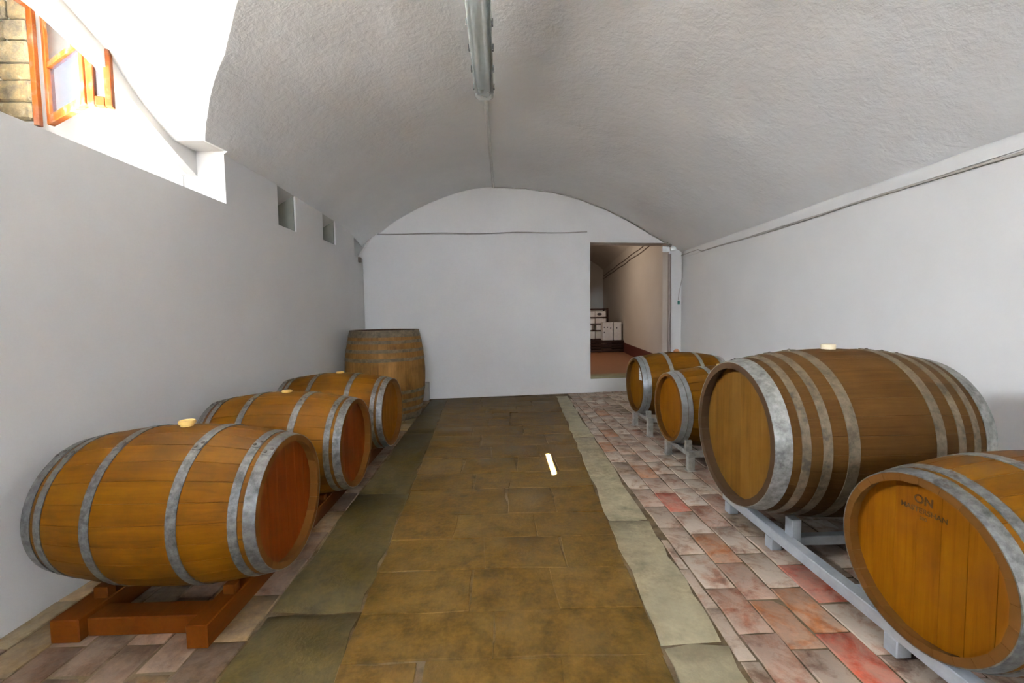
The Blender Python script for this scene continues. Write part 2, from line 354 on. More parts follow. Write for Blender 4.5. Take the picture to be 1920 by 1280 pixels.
def gl(y): return -1.03 - .012 * y          # outer edge of the left gutter
def gr(y): return .815 + .036 * y           # outer edge of the right gutter
rows = [0.55, 0.95, 1.32, 1.60, 1.87, 2.20, 2.52, 2.83, 3.26, 3.60, 3.97, 4.35, 4.76, 5.13, 5.50, 5.85, 6.25, 6.62, 7.04]
splits = {3: (-.05,), 4: (-.16, .25), 5: (-.10, .33), 6: (-.30, .20), 7: (0.03, .36), 8: (-.23, .05), 9: (-.35, .12, .48), 10: (-.1, .35)}
for k, (y0, y1) in enumerate(zip(rows, rows[1:])):
    cuts = splits.get(k) or sorted((random.uniform(-.4, -.1), random.uniform(.05, .5)))
    fr = [None] + list(cuts) + [None]
    for a, b_ in zip(fr, fr[1:]):
        e = .0015
        g_ = random.uniform(-.02, .02); g2 = random.uniform(-.02, .02)
        poly = [((sl(y0) if a is None else a) + e, y0 + e), ((sr(y0) if b_ is None else b_) - e, y0 + e + g_ * .3),
                ((sr(y1) if b_ is None else b_ + g_) - e, min(y1 - e, yb(0) - .17)), ((sl(y1) if a is None else a + g2) + e, min(y1 - e, yb(0) - .17))]
        s = random.uniform(.93, 1.08)
        piece('slab', poly, 'slab_floor', (.098 * s, .056 * s, .012 * s * random.uniform(.9, 1.1), .5), random.uniform(-.002, .002), .003, .009)
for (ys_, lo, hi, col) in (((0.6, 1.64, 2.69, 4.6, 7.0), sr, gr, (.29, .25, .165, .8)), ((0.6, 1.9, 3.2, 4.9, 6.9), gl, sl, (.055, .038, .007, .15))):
    for y0, y1 in zip(ys_, ys_[1:]):
        n = 5; e = .006
        pl = [(lo(y0 + (y1 - y0) * i / n) + e, y0 + (y1 - y0) * i / n) for i in range(n + 1)]; pr = [(hi(y) - e, y) for _, y in pl]
        pl[0] = (pl[0][0], y0 + e); pr[0] = (pr[0][0], y0 + e); pl[-1] = (pl[-1][0], y1 - e); pr[-1] = (pr[-1][0], y1 - e)
        s = random.uniform(.9, 1.1)
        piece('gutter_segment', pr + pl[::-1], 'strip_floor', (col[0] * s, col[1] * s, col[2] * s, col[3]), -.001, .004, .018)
RED, BRN, DRK, ORG = (.34, .062, .028, .35), (.21, .075, .035, .55), (.105, .058, .025, .5), (.28, .10, .028, .4)
marks = []
for c, pts in ((RED, ((1480, 1078), (1560, 1165), (1600, 1190), (1520, 1120), (1310, 960), (1250, 935))),
               (BRN, ((1330, 938), (1373, 985), (1325, 905), (1194, 807), (1382, 1103), (1440, 1120), (1420, 965), (1240, 815), (1480, 1240), (1390, 1190))),
               (DRK, ((1164, 872), (1410, 975), (1160, 760), (1180, 752), (1145, 772), (1200, 785), (1135, 748), (1170, 775))),
               (ORG, ((1201, 882), (1130, 812), (1150, 836), (1345, 1003), (1500, 1190), (1540, 1170), (1120, 770)))):
    for p in pts: marks.append((floor_pt(*p), c))
BW, BL = .1525, .300
def brick_at(x0, x1, y0, y1, base, film):
    col = None
    for (mx, my), c in marks:
        if x0 <= mx < x1 and y0 <= my < y1: col = c
    if col is None:
        s = random.uniform(.8, 1.2)
        t = random.random()
        col = (base[0] * s * (1 + .25 * t), base[1] * s, base[2] * s, film * random.uniform(.55, 1.0))
    return col
rest = bmesh.new()
for i in range(-4, 11):
    x0 = 1.404 + BW * i; x1 = x0 + BW
    if x1 > XR: x1 = XR
    off = .15 if i % 2 else 0.0
    j = -3
    for j in range(-6, 19):
        y0 = 1.86 + BL * j + off + (.04 * math.sin(i * 2.3)); y1 = min(y0 + BL, yb((x0 + x1) / 2) - .005)
        if y1 - y0 < .05: continue
        e = .004
        poly = [(max(x0, gr(y0)) + e, y0 + e), (x1 - e, y0 + e), (x1 - e, y1 - e), (max(x0, gr(y1)) + e, y1 - e)]
        if x1 - max(x0, gr(y1)) < .035: continue
        if y0 < 1.15 or x0 > 2.45:
            box(rest, (x0 + e, y0 + e, -.03), (x1 - e, y1 - e, 0)); continue
        piece('brick', poly, 'brick_floor', brick_at(x0, x1, y0, y1, (.20, .128, .085), 1.0), random.uniform(-.003, .002), .004, .004)
for i in range(7):
    x1 = gl(3) - .008 - BW * i; x0 = max(x1 - BW, XL)
    if x1 - x0 < .04: continue
    for j in range(-6, 19):
        y0 = 1.74 + BL * j + (.15 if i % 2 else 0); y1 = min(y0 + BL, 6.86)
        if y1 - y0 < .05: continue
        e = .004
        if y0 < 1.15: box(rest, (x0 + e, y0 + e, -.03), (x1 - e, y1 - e, 0)); continue
        xa, xb = (gl(y0), gl(y1)) if i == 0 else (x1, x1)
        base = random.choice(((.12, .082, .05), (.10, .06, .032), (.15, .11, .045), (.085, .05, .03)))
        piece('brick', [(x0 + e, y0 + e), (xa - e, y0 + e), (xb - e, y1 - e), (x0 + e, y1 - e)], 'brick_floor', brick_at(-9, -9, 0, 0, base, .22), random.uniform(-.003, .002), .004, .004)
rb = obj('brick_paving', rest, 'brick_floor', floor_o); rb['kind'] = 'stuff'; rb.color = (.22, .15, .11, .8)

# ------------------------------------------------------------------ window in the deep recess
win = bpy.data.objects.new('window_1', None); C.objects.link(win); struct(win, 'old orange-brown wooden casement window standing open in the recess')
win.location = (-2.95, 2.26, H + 1.26)
def wpart(name, lo, hi, mat='window_wood', parent=win, bev=.004): # world box as a child of the window
    bm = bmesh.new(); box(bm, [a - b_ for a, b_ in zip(lo, win.location)], [a - b_ for a, b_ in zip(hi, win.location)])
    if bev: bmesh.ops.bevel(bm, geom=list(bm.edges), offset=bev, segments=1, affect='EDGES')
    return obj(name, bm, mat, parent)
zb, zt = H + 1.265, H + 2.04
wpart('frame_post', (-2.98, 2.985, zb), (-2.945, 3.018, zt)); wpart('frame_post', (-2.98, 2.61, zb), (-2.945, 2.65, zt))
wpart('frame_head', (-2.98, 2.65, zt - .05), (-2.945, 2.985, zt))
def leaf(p0, p1, panes, z0, z1, panel=None):
    d = Vector((p1[0] - p0[0], p1[1] - p0[1])); ln = d.length; a = math.atan2(d.y, d.x)
    o = bpy.data.objects.new('casement', None); C.objects.link(o); o.parent = win
    o.location = (p0[0] - win.location.x, p0[1] - win.location.y, z0 - win.location.z); o.rotation_euler = (0, 0, a)
    hh = z1 - z0; t = .019
    def bx(n, x0, x1, za, zb_, tt=t, mat='window_wood'): return obj(n, bbox((x0, -tt, za), (x1, tt, zb_), .004 if tt > .01 else 0), mat, o)
    sw = min(.046, ln * .3)
    bx('stile', 0, sw, 0, hh); bx('stile', ln - sw, ln, 0, hh); bx('rail', sw, ln - sw, 0, .055); bx('rail', sw, ln - sw, hh - .055, hh)
    zs = [.055] + [hh * p for p in panes] + [hh - .055]
    for p in panes: bx('glazing_bar', sw, ln - sw, hh * p - .016, hh * p + .016)
    for k, (za, zc) in enumerate(zip(zs, zs[1:])):
        if panel and k in panel: bx('wood_panel', sw, ln - sw, za, zc, .009)
        else: bx('pane', sw - .004, ln - sw + .004, za + .012, zc - .012, .002, 'pane_glass' if k == 0 else 'pane_dusty')
    return o
leaf((-2.90, 3.018), (-2.405, 2.735), (.50,), H + 1.275, H + 2.0)
leaf((-2.40, 2.732), (-2.285, 2.768), (.52,), H + 1.27, H + 1.98, panel=(1,))
# outside: unseen bars added to split the sun strip, ground, weathered stones of the outer reveal
gri = thing('sun_split_grille', 'unseen iron bars added outside the cellar window to split the sunlight', 'grille', (-3.56, 1.39, H + 1.5))
for k in range(7):
    y = .60 + .222 * (k + .5) + .012
    obj('bar', tube([(0, y - 1.39, sill(-3.56) - 1.51), (0, y - 1.39, 3.39 - H - 1.5)], .011, 8), 'iron', gri)
bm = bmesh.new(); prism(bm, [(-40, -30), (XO - .002, -30), (XO - .002, 36), (-40, 36)], 1.9, H + sill(XO) - .03)
struct(obj('ground', bm, 'ground_gravel'), 'pale gravel ground outside the window')
rv = thing('stone_reveal', 'weathered ochre stone reveal just outside the open casement', 'masonry', (-3.3, 3.0, H + 1.5))
zz0 = H + 1.30
for k in range(7):
    hgt = random.uniform(.11, .15); x = -3.49; q = 0
    while x < -2.99:
        w_ = min(random.uniform(.16, .30), -2.985 - x); w_ = w_ if -2.985 - x - w_ > .06 else -2.985 - x
        za = max(zz0, H + sill(x + w_ / 2) - .05)
        if zz0 + hgt - za > .02:
            dpt = random.uniform(.018, .04)
            o = obj('stone', bbox((x + .004 + 3.3, 3.02 - dpt - 3.0, za + .004 - H - 1.5), (x + w_ - .004 + 3.3, 3.03 - 3.0, min(zz0 + hgt, 3.42 - .0) - .004 - H - 1.5), .012), 'weathered_stone', rv)
            o.color = random.choice(((1, .92, .7, 1), (1, .98, .92, 1), (.85, .8, .65, 1), (1, .85, .5, 1)))
        x += w_
    zz0 += hgt
    if zz0 > 3.36: break

# ------------------------------------------------------------------ barrels
def bprof(x, Ln, Rh, Rb): return Rb - (Rb - Rh) * (abs(x) / (Ln / 2)) ** 2
def stave_mesh(Ln, Rh, Rb, n, t, seg=14):
    w = PI / n; rings = []
    for k in range(seg + 1):
        x = -Ln / 2 + Ln * k / seg; R = bprof(x, Ln, Rh, Rb)
        gpa, c = .0004 / R, .0025 / R
        def P(a, rr): return (x, rr * math.sin(a), rr * math.cos(a))
        rings.append([P(-w + gpa, R - .0013), P(-w + gpa + c, R), P(0, R), P(w - gpa - c, R), P(w - gpa, R - .0013), P(w - gpa, R - t), P(-w + gpa, R - t)])
    bm = loft(bmesh.new(), rings); bmesh.ops.recalc_face_normals(bm, faces=bm.faces); bm.faces.ensure_lookup_table()
    for fc in bm.faces:                        # inner side and ends are darker wood
        c_ = fc.calc_center_median()
        if math.hypot(c_.y, c_.z) < bprof(c_.x, Ln, Rh, Rb) - t * .6 or len(fc.verts) > 4: fc.material_index = 1
    me = bpy.data.meshes.new('stave'); bm.to_mesh(me); bm.free(); return me
def hoop_mesh(x0, x1, dims, off=.0035, lap=True):
    bm = bmesh.new(); seg = 72
    def ring(a, add): 
        out = []
        for x, o_ in ((x0, 0), (x0, add), (x1, add), (x1, 0)):
            R = bprof(x, *dims) + (-.001 if o_ == 0 else o_); out.append((x, R * math.sin(a), R * math.cos(a)))
        return out
    rings = [ring(2 * PI * k / seg, off) for k in range(seg)]
    vs = [[bm.verts.new(p) for p in rg] for rg in rings]
    for k in range(seg):
        a, b_ = vs[k], vs[(k + 1) % seg]
        for i in range(4): bm.faces.new((a[i], a[(i + 1) % 4], b_[(i + 1) % 4], b_[i]))
    if lap:
        m_ = (x1 - x0) * .04
        la = [-.085, -.07, 0, .07, .085] if dims[2] < .4 else [-.07, -.06, 0, .06, .07]
        rr = []
        for a in la:
            ii = m_ * (4 if abs(a) == max(la) else 1); q = []
            for x, o_ in ((x0 + ii, off * .5), (x0 + ii, off * 1.9), (x1 - ii, off * 1.9), (x1 - ii, off * .5)):
                R = bprof(x, *dims) + o_; q.append((x, R * math.sin(a), R * math.cos(a)))
            rr.append(q)
        loft(bm, rr)
    bmesh.ops.recalc_face_normals(bm, faces=bm.faces)
    me = bpy.data.meshes.new('hoop'); bm.to_mesh(me); bm.free(); return me
bm = lathe_z([(.0075, -.002), (.0075, .001), (.0055, .0035), (.002, .0045)], 10); rivet_me = bpy.data.meshes.new('rivet'); bmesh.ops.recalc_face_normals(bm, faces=bm.faces); bm.to_mesh(rivet_me); bm.free(); rivet_me.materials.append(M['rivet_dark'])
cache = {}
def barrel(name, label, group, cx, cy, cz, yaw, dims, n, hoops, mats, side, lap_ang=25, bung=None, upright=False, phase=0.0):
    Ln, Rh, Rb = dims; t = .027 if Rb < .4 else .034
    if upright:
        root = thing(name, label, 'barrel', (cx, cy, cz), yaw, group); ctr = Vector((0, 0, Ln / 2)); base = Matrix.Rotation(-PI / 2, 4, 'Y')
    else:
        root = thing(name, label, 'barrel', (cx, cy, cz - Rb), yaw, group); ctr = Vector((0, 0, Rb)); base = Matrix.Identity(4)
    def put(o, a=0.0, extra=None):
        o.matrix_local = Matrix.Translation(ctr) @ base @ Matrix.Rotation(a, 4, 'X') @ (extra or Matrix.Identity(4))
    key = ('stave', dims, n, mats[0])
    if key not in cache:
        me = stave_mesh(Ln, Rh, Rb, n, t); me.materials.append(M[mats[0]]); me.materials.append(M['chime_dark' if Rb > .4 else 'chime_brown'])
        me.polygons.foreach_set('use_smooth', [True] * len(me.polygons)); me.set_sharp_from_angle(angle=math.radians(25)); cache[key] = me
    for k in range(n): put(obj('stave', cache[key], None, root), 2 * PI * (k + .5) / n + phase)
    # heads: vertical boards set inside the chime
    inset = .045 if Rb < .4 else .055
    for s in ((-1, 1) if not upright else (-1,)):
        xh = s * (Ln / 2 - inset); ra = bprof(xh, *dims) - t + .006; nb = 7 if Rb < .4 else 8; bw = 2 * ra / nb
        for k in range(nb):
            y0 = -ra + bw * k + .0006; y1 = y0 + bw - .0012; q = 6
            ptsu = [(y0 + (y1 - y0) * i / q) for i in range(q + 1)]
            poly = [(y, math.sqrt(max(ra * ra - y * y, 0.0001))) for y in ptsu] + [(y, -math.sqrt(max(ra * ra - y * y, 0.0001))) for y in reversed(ptsu)]
            bm = bmesh.new(); a = [bm.verts.new((xh - s * .02, y, z)) for y, z in poly]; b_ = [bm.verts.new((xh, y, z)) for y, z in poly]
            bm.faces.new(a); bm.faces.new(b_)
            for i in range(len(poly)): bm.faces.new((a[i], a[(i + 1) % len(poly)], b_[(i + 1) % len(poly)], b_[i]))
            put(obj('head_board', bm, mats[1], root), 0)
    for k, (o0, o1, mm) in enumerate(hoops):
        for s in (-1, 1):
            xa, xb = (Ln / 2 - o1, Ln / 2 - o0); xa, xb = (xa, xb) if s > 0 else (-xb, -xa)
            hk = ('hoop', dims, o0, s, mm)
            if hk not in cache:
                me = hoop_mesh(xa, xb, dims); me.materials.append(M[mm])
                me.polygons.foreach_set('use_smooth', [True] * len(me.polygons)); me.set_sharp_from_angle(angle=math.radians(30)); cache[hk] = me
            a = math.radians(lap_ang + random.uniform(-6, 6) + (k % 2) * 4)
            hp = obj('hoop', cache[hk], None, root); put(hp, a)
            for da, fx in ((-.035, .3), (.035, .7)):
                da *= .355 / Rb
                x = xa + (xb - xa) * fx; R = bprof(x, *dims) + .0035 * 1.9
                rv_ = obj('rivet', rivet_me, None, hp); rv_.matrix_local = Matrix.Rotation(-da, 4, 'X') @ Matrix.Translation((x, 0, R))
    if bung:
        bm = lathe_z(bung[1], 20); put(obj('bung', bm, bung[0], root, smooth=35), bung[2] if len(bung) > 2 else 0, Matrix.Translation((0, 0, Rb)))
    return root
BQ = (.9525, .297, .3565); TN = (1.10, .393, .4615)
HB = ((.0, .046, 'galvanised'), (.066, .100, 'galvanised'), (.285, .325, 'galvanised'))
HB2 = ((.0, .046, 'galvanised_clean'), (.050, .085, 'galvanised_clean'), (.285, .325, 'galvanised_clean'))
HT = ((.0, .075, 'galvanised_bright'), (.115, .152, 'galvanised_dull'), (.205, .245, 'galvanised_dull'), (.315, .365, 'galvanised_dull'))
HU = ((.0, .085, 'galvanised_dull'), (.125, .165, 'galvanised_dull'), (.235, .275, 'galvanised_dull'), (.345, .385, 'galvanised_dull'))
bung_cap = ('silicone', [(.026, -.01), (.026, .008), (.034, .010), (.036, .018), (.033, .026), (.026, .026), (.022, .021), (.002, .021)])
bung_flat = ('silicone', [(.030, -.01), (.034, .004), (.034, .010), (.028, .013), (.002, .012)])
bung_tall = ('bung_pale', [(.034, -.01), (.036, .012), (.036, .024), (.030, .027), (.002, .027)])
bung_br = ('bung_brown', [(.03, -.01), (.034, .012), (.022, .018), (.020, .030), (.002, .032)])
GL, GR = 'barrels lying along the left wall', 'barrels lying along the right wall'
L1 = barrel('wine_barrel', 'golden oak barrel nearest on the left, with a yellow bung on top', GL, -1.472, 2.073, .452, -.029, BQ, 26, HB, ('oak_gold', 'oak_head_amber'), 1, 22, bung_cap)
L2 = barrel('wine_barrel', 'golden oak barrel in the middle of the three lying along the left wall', GL, -1.483, 3.061, .440, -.040, BQ, 26, HB, ('oak_gold', 'oak_head_amber'), 1, 16, bung_flat, phase=.05)
L3 = barrel('wine_barrel', 'golden oak barrel farthest of the left row, lying before the upright cask', GL, -1.461, 4.007, .450, -.075, BQ, 26, HB, ('oak_gold', 'oak_head_gold'), 1, 14, bung_flat, phase=.09)
R0 = barrel('wine_barrel', 'amber barrel at the lower right corner with a burnt stamp on its head', GR, 1.893, 1.458, .433, .052, BQ, 26, HB, ('oak_gold', 'oak_head_gold'), -1, 8, bung_flat)
R1 = barrel('large_wine_cask', 'large grey-brown weathered cask with a pale planked head', GR, 1.839, 2.419, .628, .010, TN, 32, HT, ('oak_weathered', 'oak_head_pale'), -1, -4, bung_tall)
R2 = barrel('wine_barrel', 'small golden barrel just behind the large weathered cask', GR, 1.937, 3.818, .478, .027, BQ, 26, HB2, ('oak_gold', 'oak_head_gold'), -1, -60, bung_flat)
R3 = barrel('wine_barrel', 'golden barrel by the doorway with a white paper label on its head', GR, 1.954, 4.834, .516, .021, BQ, 26, HB2, ('oak_gold', 'oak_head_gold'), -1, -60, bung_br)
U = barrel('upright_cask', 'large old cask standing upright and open in the far left corner', None, -1.528, 5.85, 0.0, .4, (1.14, .436, .512), 30, HU, ('oak_old', 'oak_old'), -1, 60, None, upright=True)

# burnt stamp on the corner barrel, paper label, small marks
def text_mesh(s, size, mat, parent, mtx, name, bold=0.0):
    cu = bpy.data.curves.new('t', 'FONT'); cu.body = s; cu.size = size; cu.align_x = 'CENTER'; cu.align_y = 'CENTER'; cu.extrude = .0006; cu.offset = bold
    to = bpy.data.objects.new('t', cu); C.objects.link(to)
    dg = bpy.context.evaluated_depsgraph_get(); dg.update(); me = bpy.data.meshes.new_from_object(to.evaluated_get(dg)); bpy.data.objects.remove(to)
    me.materials.clear(); o = obj(name, me, mat, parent); o.matrix_local = mtx; return o
def head_frame(y, z, side=-1, dims=BQ, inset=.045, rot=0.0):    # on a barrel's visible head: text right axis, up = Z
    x = side * (dims[0] / 2 - inset + .0012)
    right = Vector((0, 1, 0)) * side; up = Vector((0, 0, 1)); nrm = Vector((side, 0, 0))
    mt = Matrix((( right.x, up.x, nrm.x, x), (right.y, up.y, nrm.y, y), (right.z, up.z, nrm.z, dims[2] + z), (0, 0, 0, 1)))
    return mt @ Matrix.Rotation(rot, 4, 'Z')
text_mesh('MASTERSHAN', .026, 'stamp', R0, head_frame(.02, .165), 'brand_stamp', .0002)
text_mesh('ON', .042, 'stamp', R0, head_frame(.02, .203), 'brand_stamp', .001)
text_mesh('200', .018, 'stamp', R0, head_frame(.02, .140), 'brand_stamp')
text_mesh('1 15', .02, 'stamp', R2, head_frame(-.02, -.215), 'brand_stamp')
bm = bbox((-.05, -.075, 0), (.05, .075, .0008)); o = obj('paper_label', bm, 'paper', R3); o.matrix_local = head_frame(-.085, .135, rot=.05); o['label'] = 'white paper label stuck on the barrel head'
for k in range(3):
    o = obj('printed_line', bbox((-.035, -.004, 0), (.035 - .01 * k, .004, .0006)), 'cable_grey', R3); o.matrix_local = head_frame(-.085, .165 - .03 * k, rot=.05) @ Matrix.Translation((0, 0, .0008))

# ------------------------------------------------------------------ wooden skid under the left row
sk = thing('wooden_skid', 'orange stained timber skid carrying the left row of barrels', 'skid', (-1.5, 1.7, 0))
def part(root, name, lo, hi, mat, bev=.004):
    l = root.location; return obj(name, bbox([a - b_ for a, b_ in zip(lo, l)], [a - b_ for a, b_ in zip(hi, l)], bev), mat, root)
RT = .098
part(sk, 'rail', (-1.262, 1.70, 0.001), (-1.178, 4.38, RT), 'pine_stained'); part(sk, 'rail', (-1.84, 1.755, 0.001), (-1.725, 4.38, RT), 'pine_stained')
for y in (1.79, 2.9, 4.2): part(sk, 'cross_board', (-1.724, y, 0.002), (-1.263, y + .10, .080), 'pine_stained')
for (cx, cy, cz) in ((-1.472, 2.073, .452), (-1.483, 3.061, .440), (-1.461, 4.007, .450)):
    for xr, w_ in ((-1.235, .05), (-1.79, .06)):
        R = bprof(xr - cx + .02, *BQ)
        for s in (-1, 1):
            dy = .155; hgt = cz - math.sqrt(R * R - (dy - .022) ** 2) - RT
            if hgt > .012: part(sk, 'chock', (xr, cy + s * dy - .022, RT - .002), (xr + w_, cy + s * dy + .022, RT + hgt), 'pine_stained', .003)
        hgt = cz - R - RT
        if hgt > .001: part(sk, 'bearer', (xr - .005, cy - .05, RT - .002), (xr + w_, cy + .05, RT + hgt), 'pine_stained', .001)

# ------------------------------------------------------------------ long grey steel stand on the right
st = thing('steel_stand', 'long pale grey steel stand under the big cask and corner barrel', 'stand', (1.9, 1.9, 0))
RTS = .124
for xr in (1.455, 2.22):
    part(st, 'rail', (xr, .75, RTS - .055), (xr + .06, 2.82, RTS), 'stand_grey', .004)
    for y in (.82, 1.53, 2.29, 2.73): part(st, 'leg', (xr, y, .001), (xr + .06, y + .06, RTS - .054), 'stand_grey', .004)
for y in (.95, 1.75, 2.20, 2.66): part(st, 'cross_bar', (1.514, y, RTS - .05), (2.221, y + .05, RTS - .002), 'stand_grey', .004)
for xr in (1.50, 2.13):
    for s in (-1, 1):
        R = bprof(xr + .025 - 1.839, *TN) + .0045; dy = .20; zc = .628 - math.sqrt(R * R - (dy - .03) ** 2)
        part(st, 'saddle_post', (xr, 2.419 + s * dy - .03, RTS - .03), (xr + .05, 2.419 + s * dy + .03, zc), 'stand_grey', .003)
def rack(cx, cy, cz, label, d0, d1):
    R = bprof(-.40, *BQ); zt_ = cz - R + .001
    t = thing('steel_rack', label, 'stand', (cx, cy, 0), .024, 'small steel barrel racks by the doorway')
    def p(n, lo, hi): return obj(n, bbox(lo, hi, .003), 'rack_grey', t)
    for x in (-.42, .36):
        p('rail', (x, d0, zt_ - .04), (x + .055, d1, zt_ - .001))
        for y in (d0, d1 - .05):
            p('leg', (x, y, .001), (x + .055, y + .05, zt_ - .039)); p('foot_plate', (x - .012, y - .012, .0), (x + .067, y + .062, .008))
        for y in (d0 + .05, d1 - .08):
            dy = abs(y + .015); 
            R2 = bprof(x + .03, *BQ) + .004; hz = cz - math.sqrt(max(R2 * R2 - max(dy - .015, 0) ** 2, .001)) - .001
            p('saddle', (x, y, zt_ - .01), (x + .055, y + .03, min(hz, zt_ + .09)))
    for y in (d0, d1 - .05): p('cross_bar', (-.364, y + .005, zt_ - .05), (.359, y + .045, zt_ - .005))
    return t
rack(1.937, 3.818, .478, 'short grey steel rack under the barrel behind the large cask', -.30, .20)
rack(1.954, 4.834, .516, 'short grey steel rack under the barrel by the doorway', -.28, .24)

# ------------------------------------------------------------------ ceiling lamp and conduit
lx, ly0, ly1, lz = -.105, 2.30, 3.87, 3.125
lamp = thing('fluorescent_lamp', 'long unlit twin-tube fluorescent lamp under the vault', 'lamp', (lx, (ly0 + ly1) / 2, lz)); hl = (ly1 - ly0) / 2
def rr_ring(w, h, y, z0, rc=.03, q=4):
    pts = []
    for (cx, cz, a0) in ((w - rc, z0 + rc, -PI / 2), (w, z0 + h, 0), (-w, z0 + h, 0), (-w + rc, z0 + rc, PI)):
        if cz == z0 + h: pts.append((cx, y, cz)); continue
        for k in range(q + 1): a = a0 + PI / 2 * k / q; pts.append((cx + rc * math.cos(a), y, cz + rc * math.sin(a)))
    return pts
bm = bmesh.new(); loft(bm, [rr_ring(.06, .05, -hl, .01, .028), rr_ring(.078, .06, -hl + .03, 0, .03), rr_ring(.078, .06, hl - .03, 0, .03), rr_ring(.06, .05, hl, .01, .028)])
obj('diffuser', bm, 'diffuser', lamp, smooth=40)
obj('housing', bbox((-.080, -hl - .004, .060), (.080, hl + .004, .098), .008), 'lamp_body', lamp)
obj('gear_tray', bbox((-.024, -hl + .06, .034), (.024, hl - .06, .06), .004), 'lamp_body', lamp)
for s in (-1, 1):
    o = obj('light_tube', tube([(s * .034, -hl + .07, .034), (s * .034, hl - .07, .034)], .013, 12), 'tube_glass', lamp, smooth=40)
    for e in (-1, 1): obj('end_cap', tube([(s * .034, e * (hl - .07), .034), (s * .034, e * (hl - .045), .034)], .0145, 10), 'lamp_body', lamp)
    for k in range(6):
        y = -hl + .12 + k * (2 * hl - .24) / 5; obj('clip', bbox((s * .083 - .006, y - .014, .040), (s * .083 + .006, y + .014, .082), .002), 'clip', lamp)
for y in (-.48, .42):
    zc = vault(lx, lamp.location.y + y) - lz; obj('bracket', bbox((-.02, y - .02, .096), (.02, y + .02, zc + .03), .002), 'lamp_body', lamp)
obj('end_gland', tube([(0, hl, .05), (0, hl + .05, .055)], .013, 10), 'lamp_body', lamp)
cd = tag(obj('ceiling_conduit', tube([(lx, ly1 + .045, lz + .055), (lx, ly1 + .12, lz + .09)] + [(lx + .03 * k / 24, ly1 + .22 + (yb(-.05) - .03 - ly1 - .22) * k / 24, vault(lx + .03 * k / 24, ly1 + .22 + (yb(-.05) - .03 - ly1 - .22) * k / 24) - .004) for k in range(25)], .019, 8), 'cable_white', smooth=50), 'white painted conduit running from the lamp to the end wall', 'conduit')

# ------------------------------------------------------------------ cables on the walls
def cable(name, pts, rad, mat, label):
    return tag(obj(name, tube(pts, rad, 6), mat, smooth=60), label, 'cable')
cable('arch_cable', [(x, yb(x) - .018, vault(x, yb(x) - .02) - .012 - .006 * abs(math.sin(x * 7))) for x in [-.08 + (2.86 + .08) * k / 40 for k in range(41)]], .0075, 'cable_grey', 'grey cable following the arch over the doorway')
cable('ledge_cable', [(x, yb(x) - .05, (2.552 + .076 * (x - XL) / (DX0 - XL)) + .014 + .008 * math.sin(x * 5)) for x in [XL + .16 + (DX0 - .06 - XL - .16) * k / 40 for k in range(41)]], .009, 'cable_grey', 'grey cable lying along the top of the end wall panel')
cable('corner_cable', [(XL - .02, 6.72, 2.24), (XL + .0, 6.78, 2.29), (XL + .05, 6.82, 2.38), (XL + .10, 6.828, 2.46), (XL + .16, 6.83, 2.55), (XL + .24, 6.845, 2.578)], .016, 'cable_white', 'thick white cable bending into the far left corner')
tag(obj('wall_peg', bbox((-2.14, 6.64, 2.125), (-2.06, 6.70, 2.20), .004), 'pipe_brown'), 'small dark stub on the left wall near the far corner', 'peg')
cable('right_wall_cable', [(XR - .012, y, H + .925 + .012 * ((y - 5) / 2.5) * (1 if y > 4 else .6) + .008 * math.sin(y * 2.2) + (.045 if y > 6.8 else 0)) for y in [1.2 + (7.44 - 1.2) * k / 50 for k in range(51)]], .010, 'cable_grey', 'grey cable running the length of the right wall below the vault')
px_ = 2.868
tag(obj('drain_pipe', tube([(px_, yb(px_) - .03, .23), (px_, yb(px_) - .03, 2.30)], .026, 12), 'pipe_brown', smooth=50), 'dark brown upright pipe at the right edge of the doorway', 'pipe')
cable('switch_cable', [(XR - .008, 7.42, 2.29), (XR - .012, 7.41, 1.9), (XR - .05, yb(XR - .05) - .008, 1.62), (XR - .06, yb(3.03) - .008, 1.52)], .006, 'cable_grey', 'thin cable dropping to the green switch in the corner')
sw = thing('light_switch', 'small white switch box with a green button beside the doorway', 'switch', (3.035, yb(3.035), 1.44))
obj('box', bbox((-.03, -.03, 0), (.03, 0, .085), .004), 'box_white', sw); obj('button', bbox((-.02, -.038, .015), (.02, -.029, .072), .003), 'switch_green', sw)
jb = thing('junction_box', 'white junction box with tangled wires above the doorway corner', 'junction box', (2.80, yb(2.80), 2.33))
obj('box', bbox((-.06, -.05, 0), (.06, .0, .10), .006), 'box_white', jb); obj('box', bbox((.08, -.045, .02), (.17, .0, .11), .006), 'box_white', jb)
for k in range(5):
    a = random.uniform(-.1, .15); obj('wire', tube([(-.02 + .035 * k, -.03, .08), (a, -.07, .12 + .02 * k), (.06 + .02 * k, -.05, .18), (.09, -.02, .17)], .007, 6), 'cable_grey' if k % 2 else 'clip', jb, smooth=60)
tag(obj('grey_block', bbox((-1.275, 6.80, 0.001), (-1.13, 6.925, .28), .006), 'grey_block'), 'small grey block at the foot of the end wall beside the upright cask', 'block')

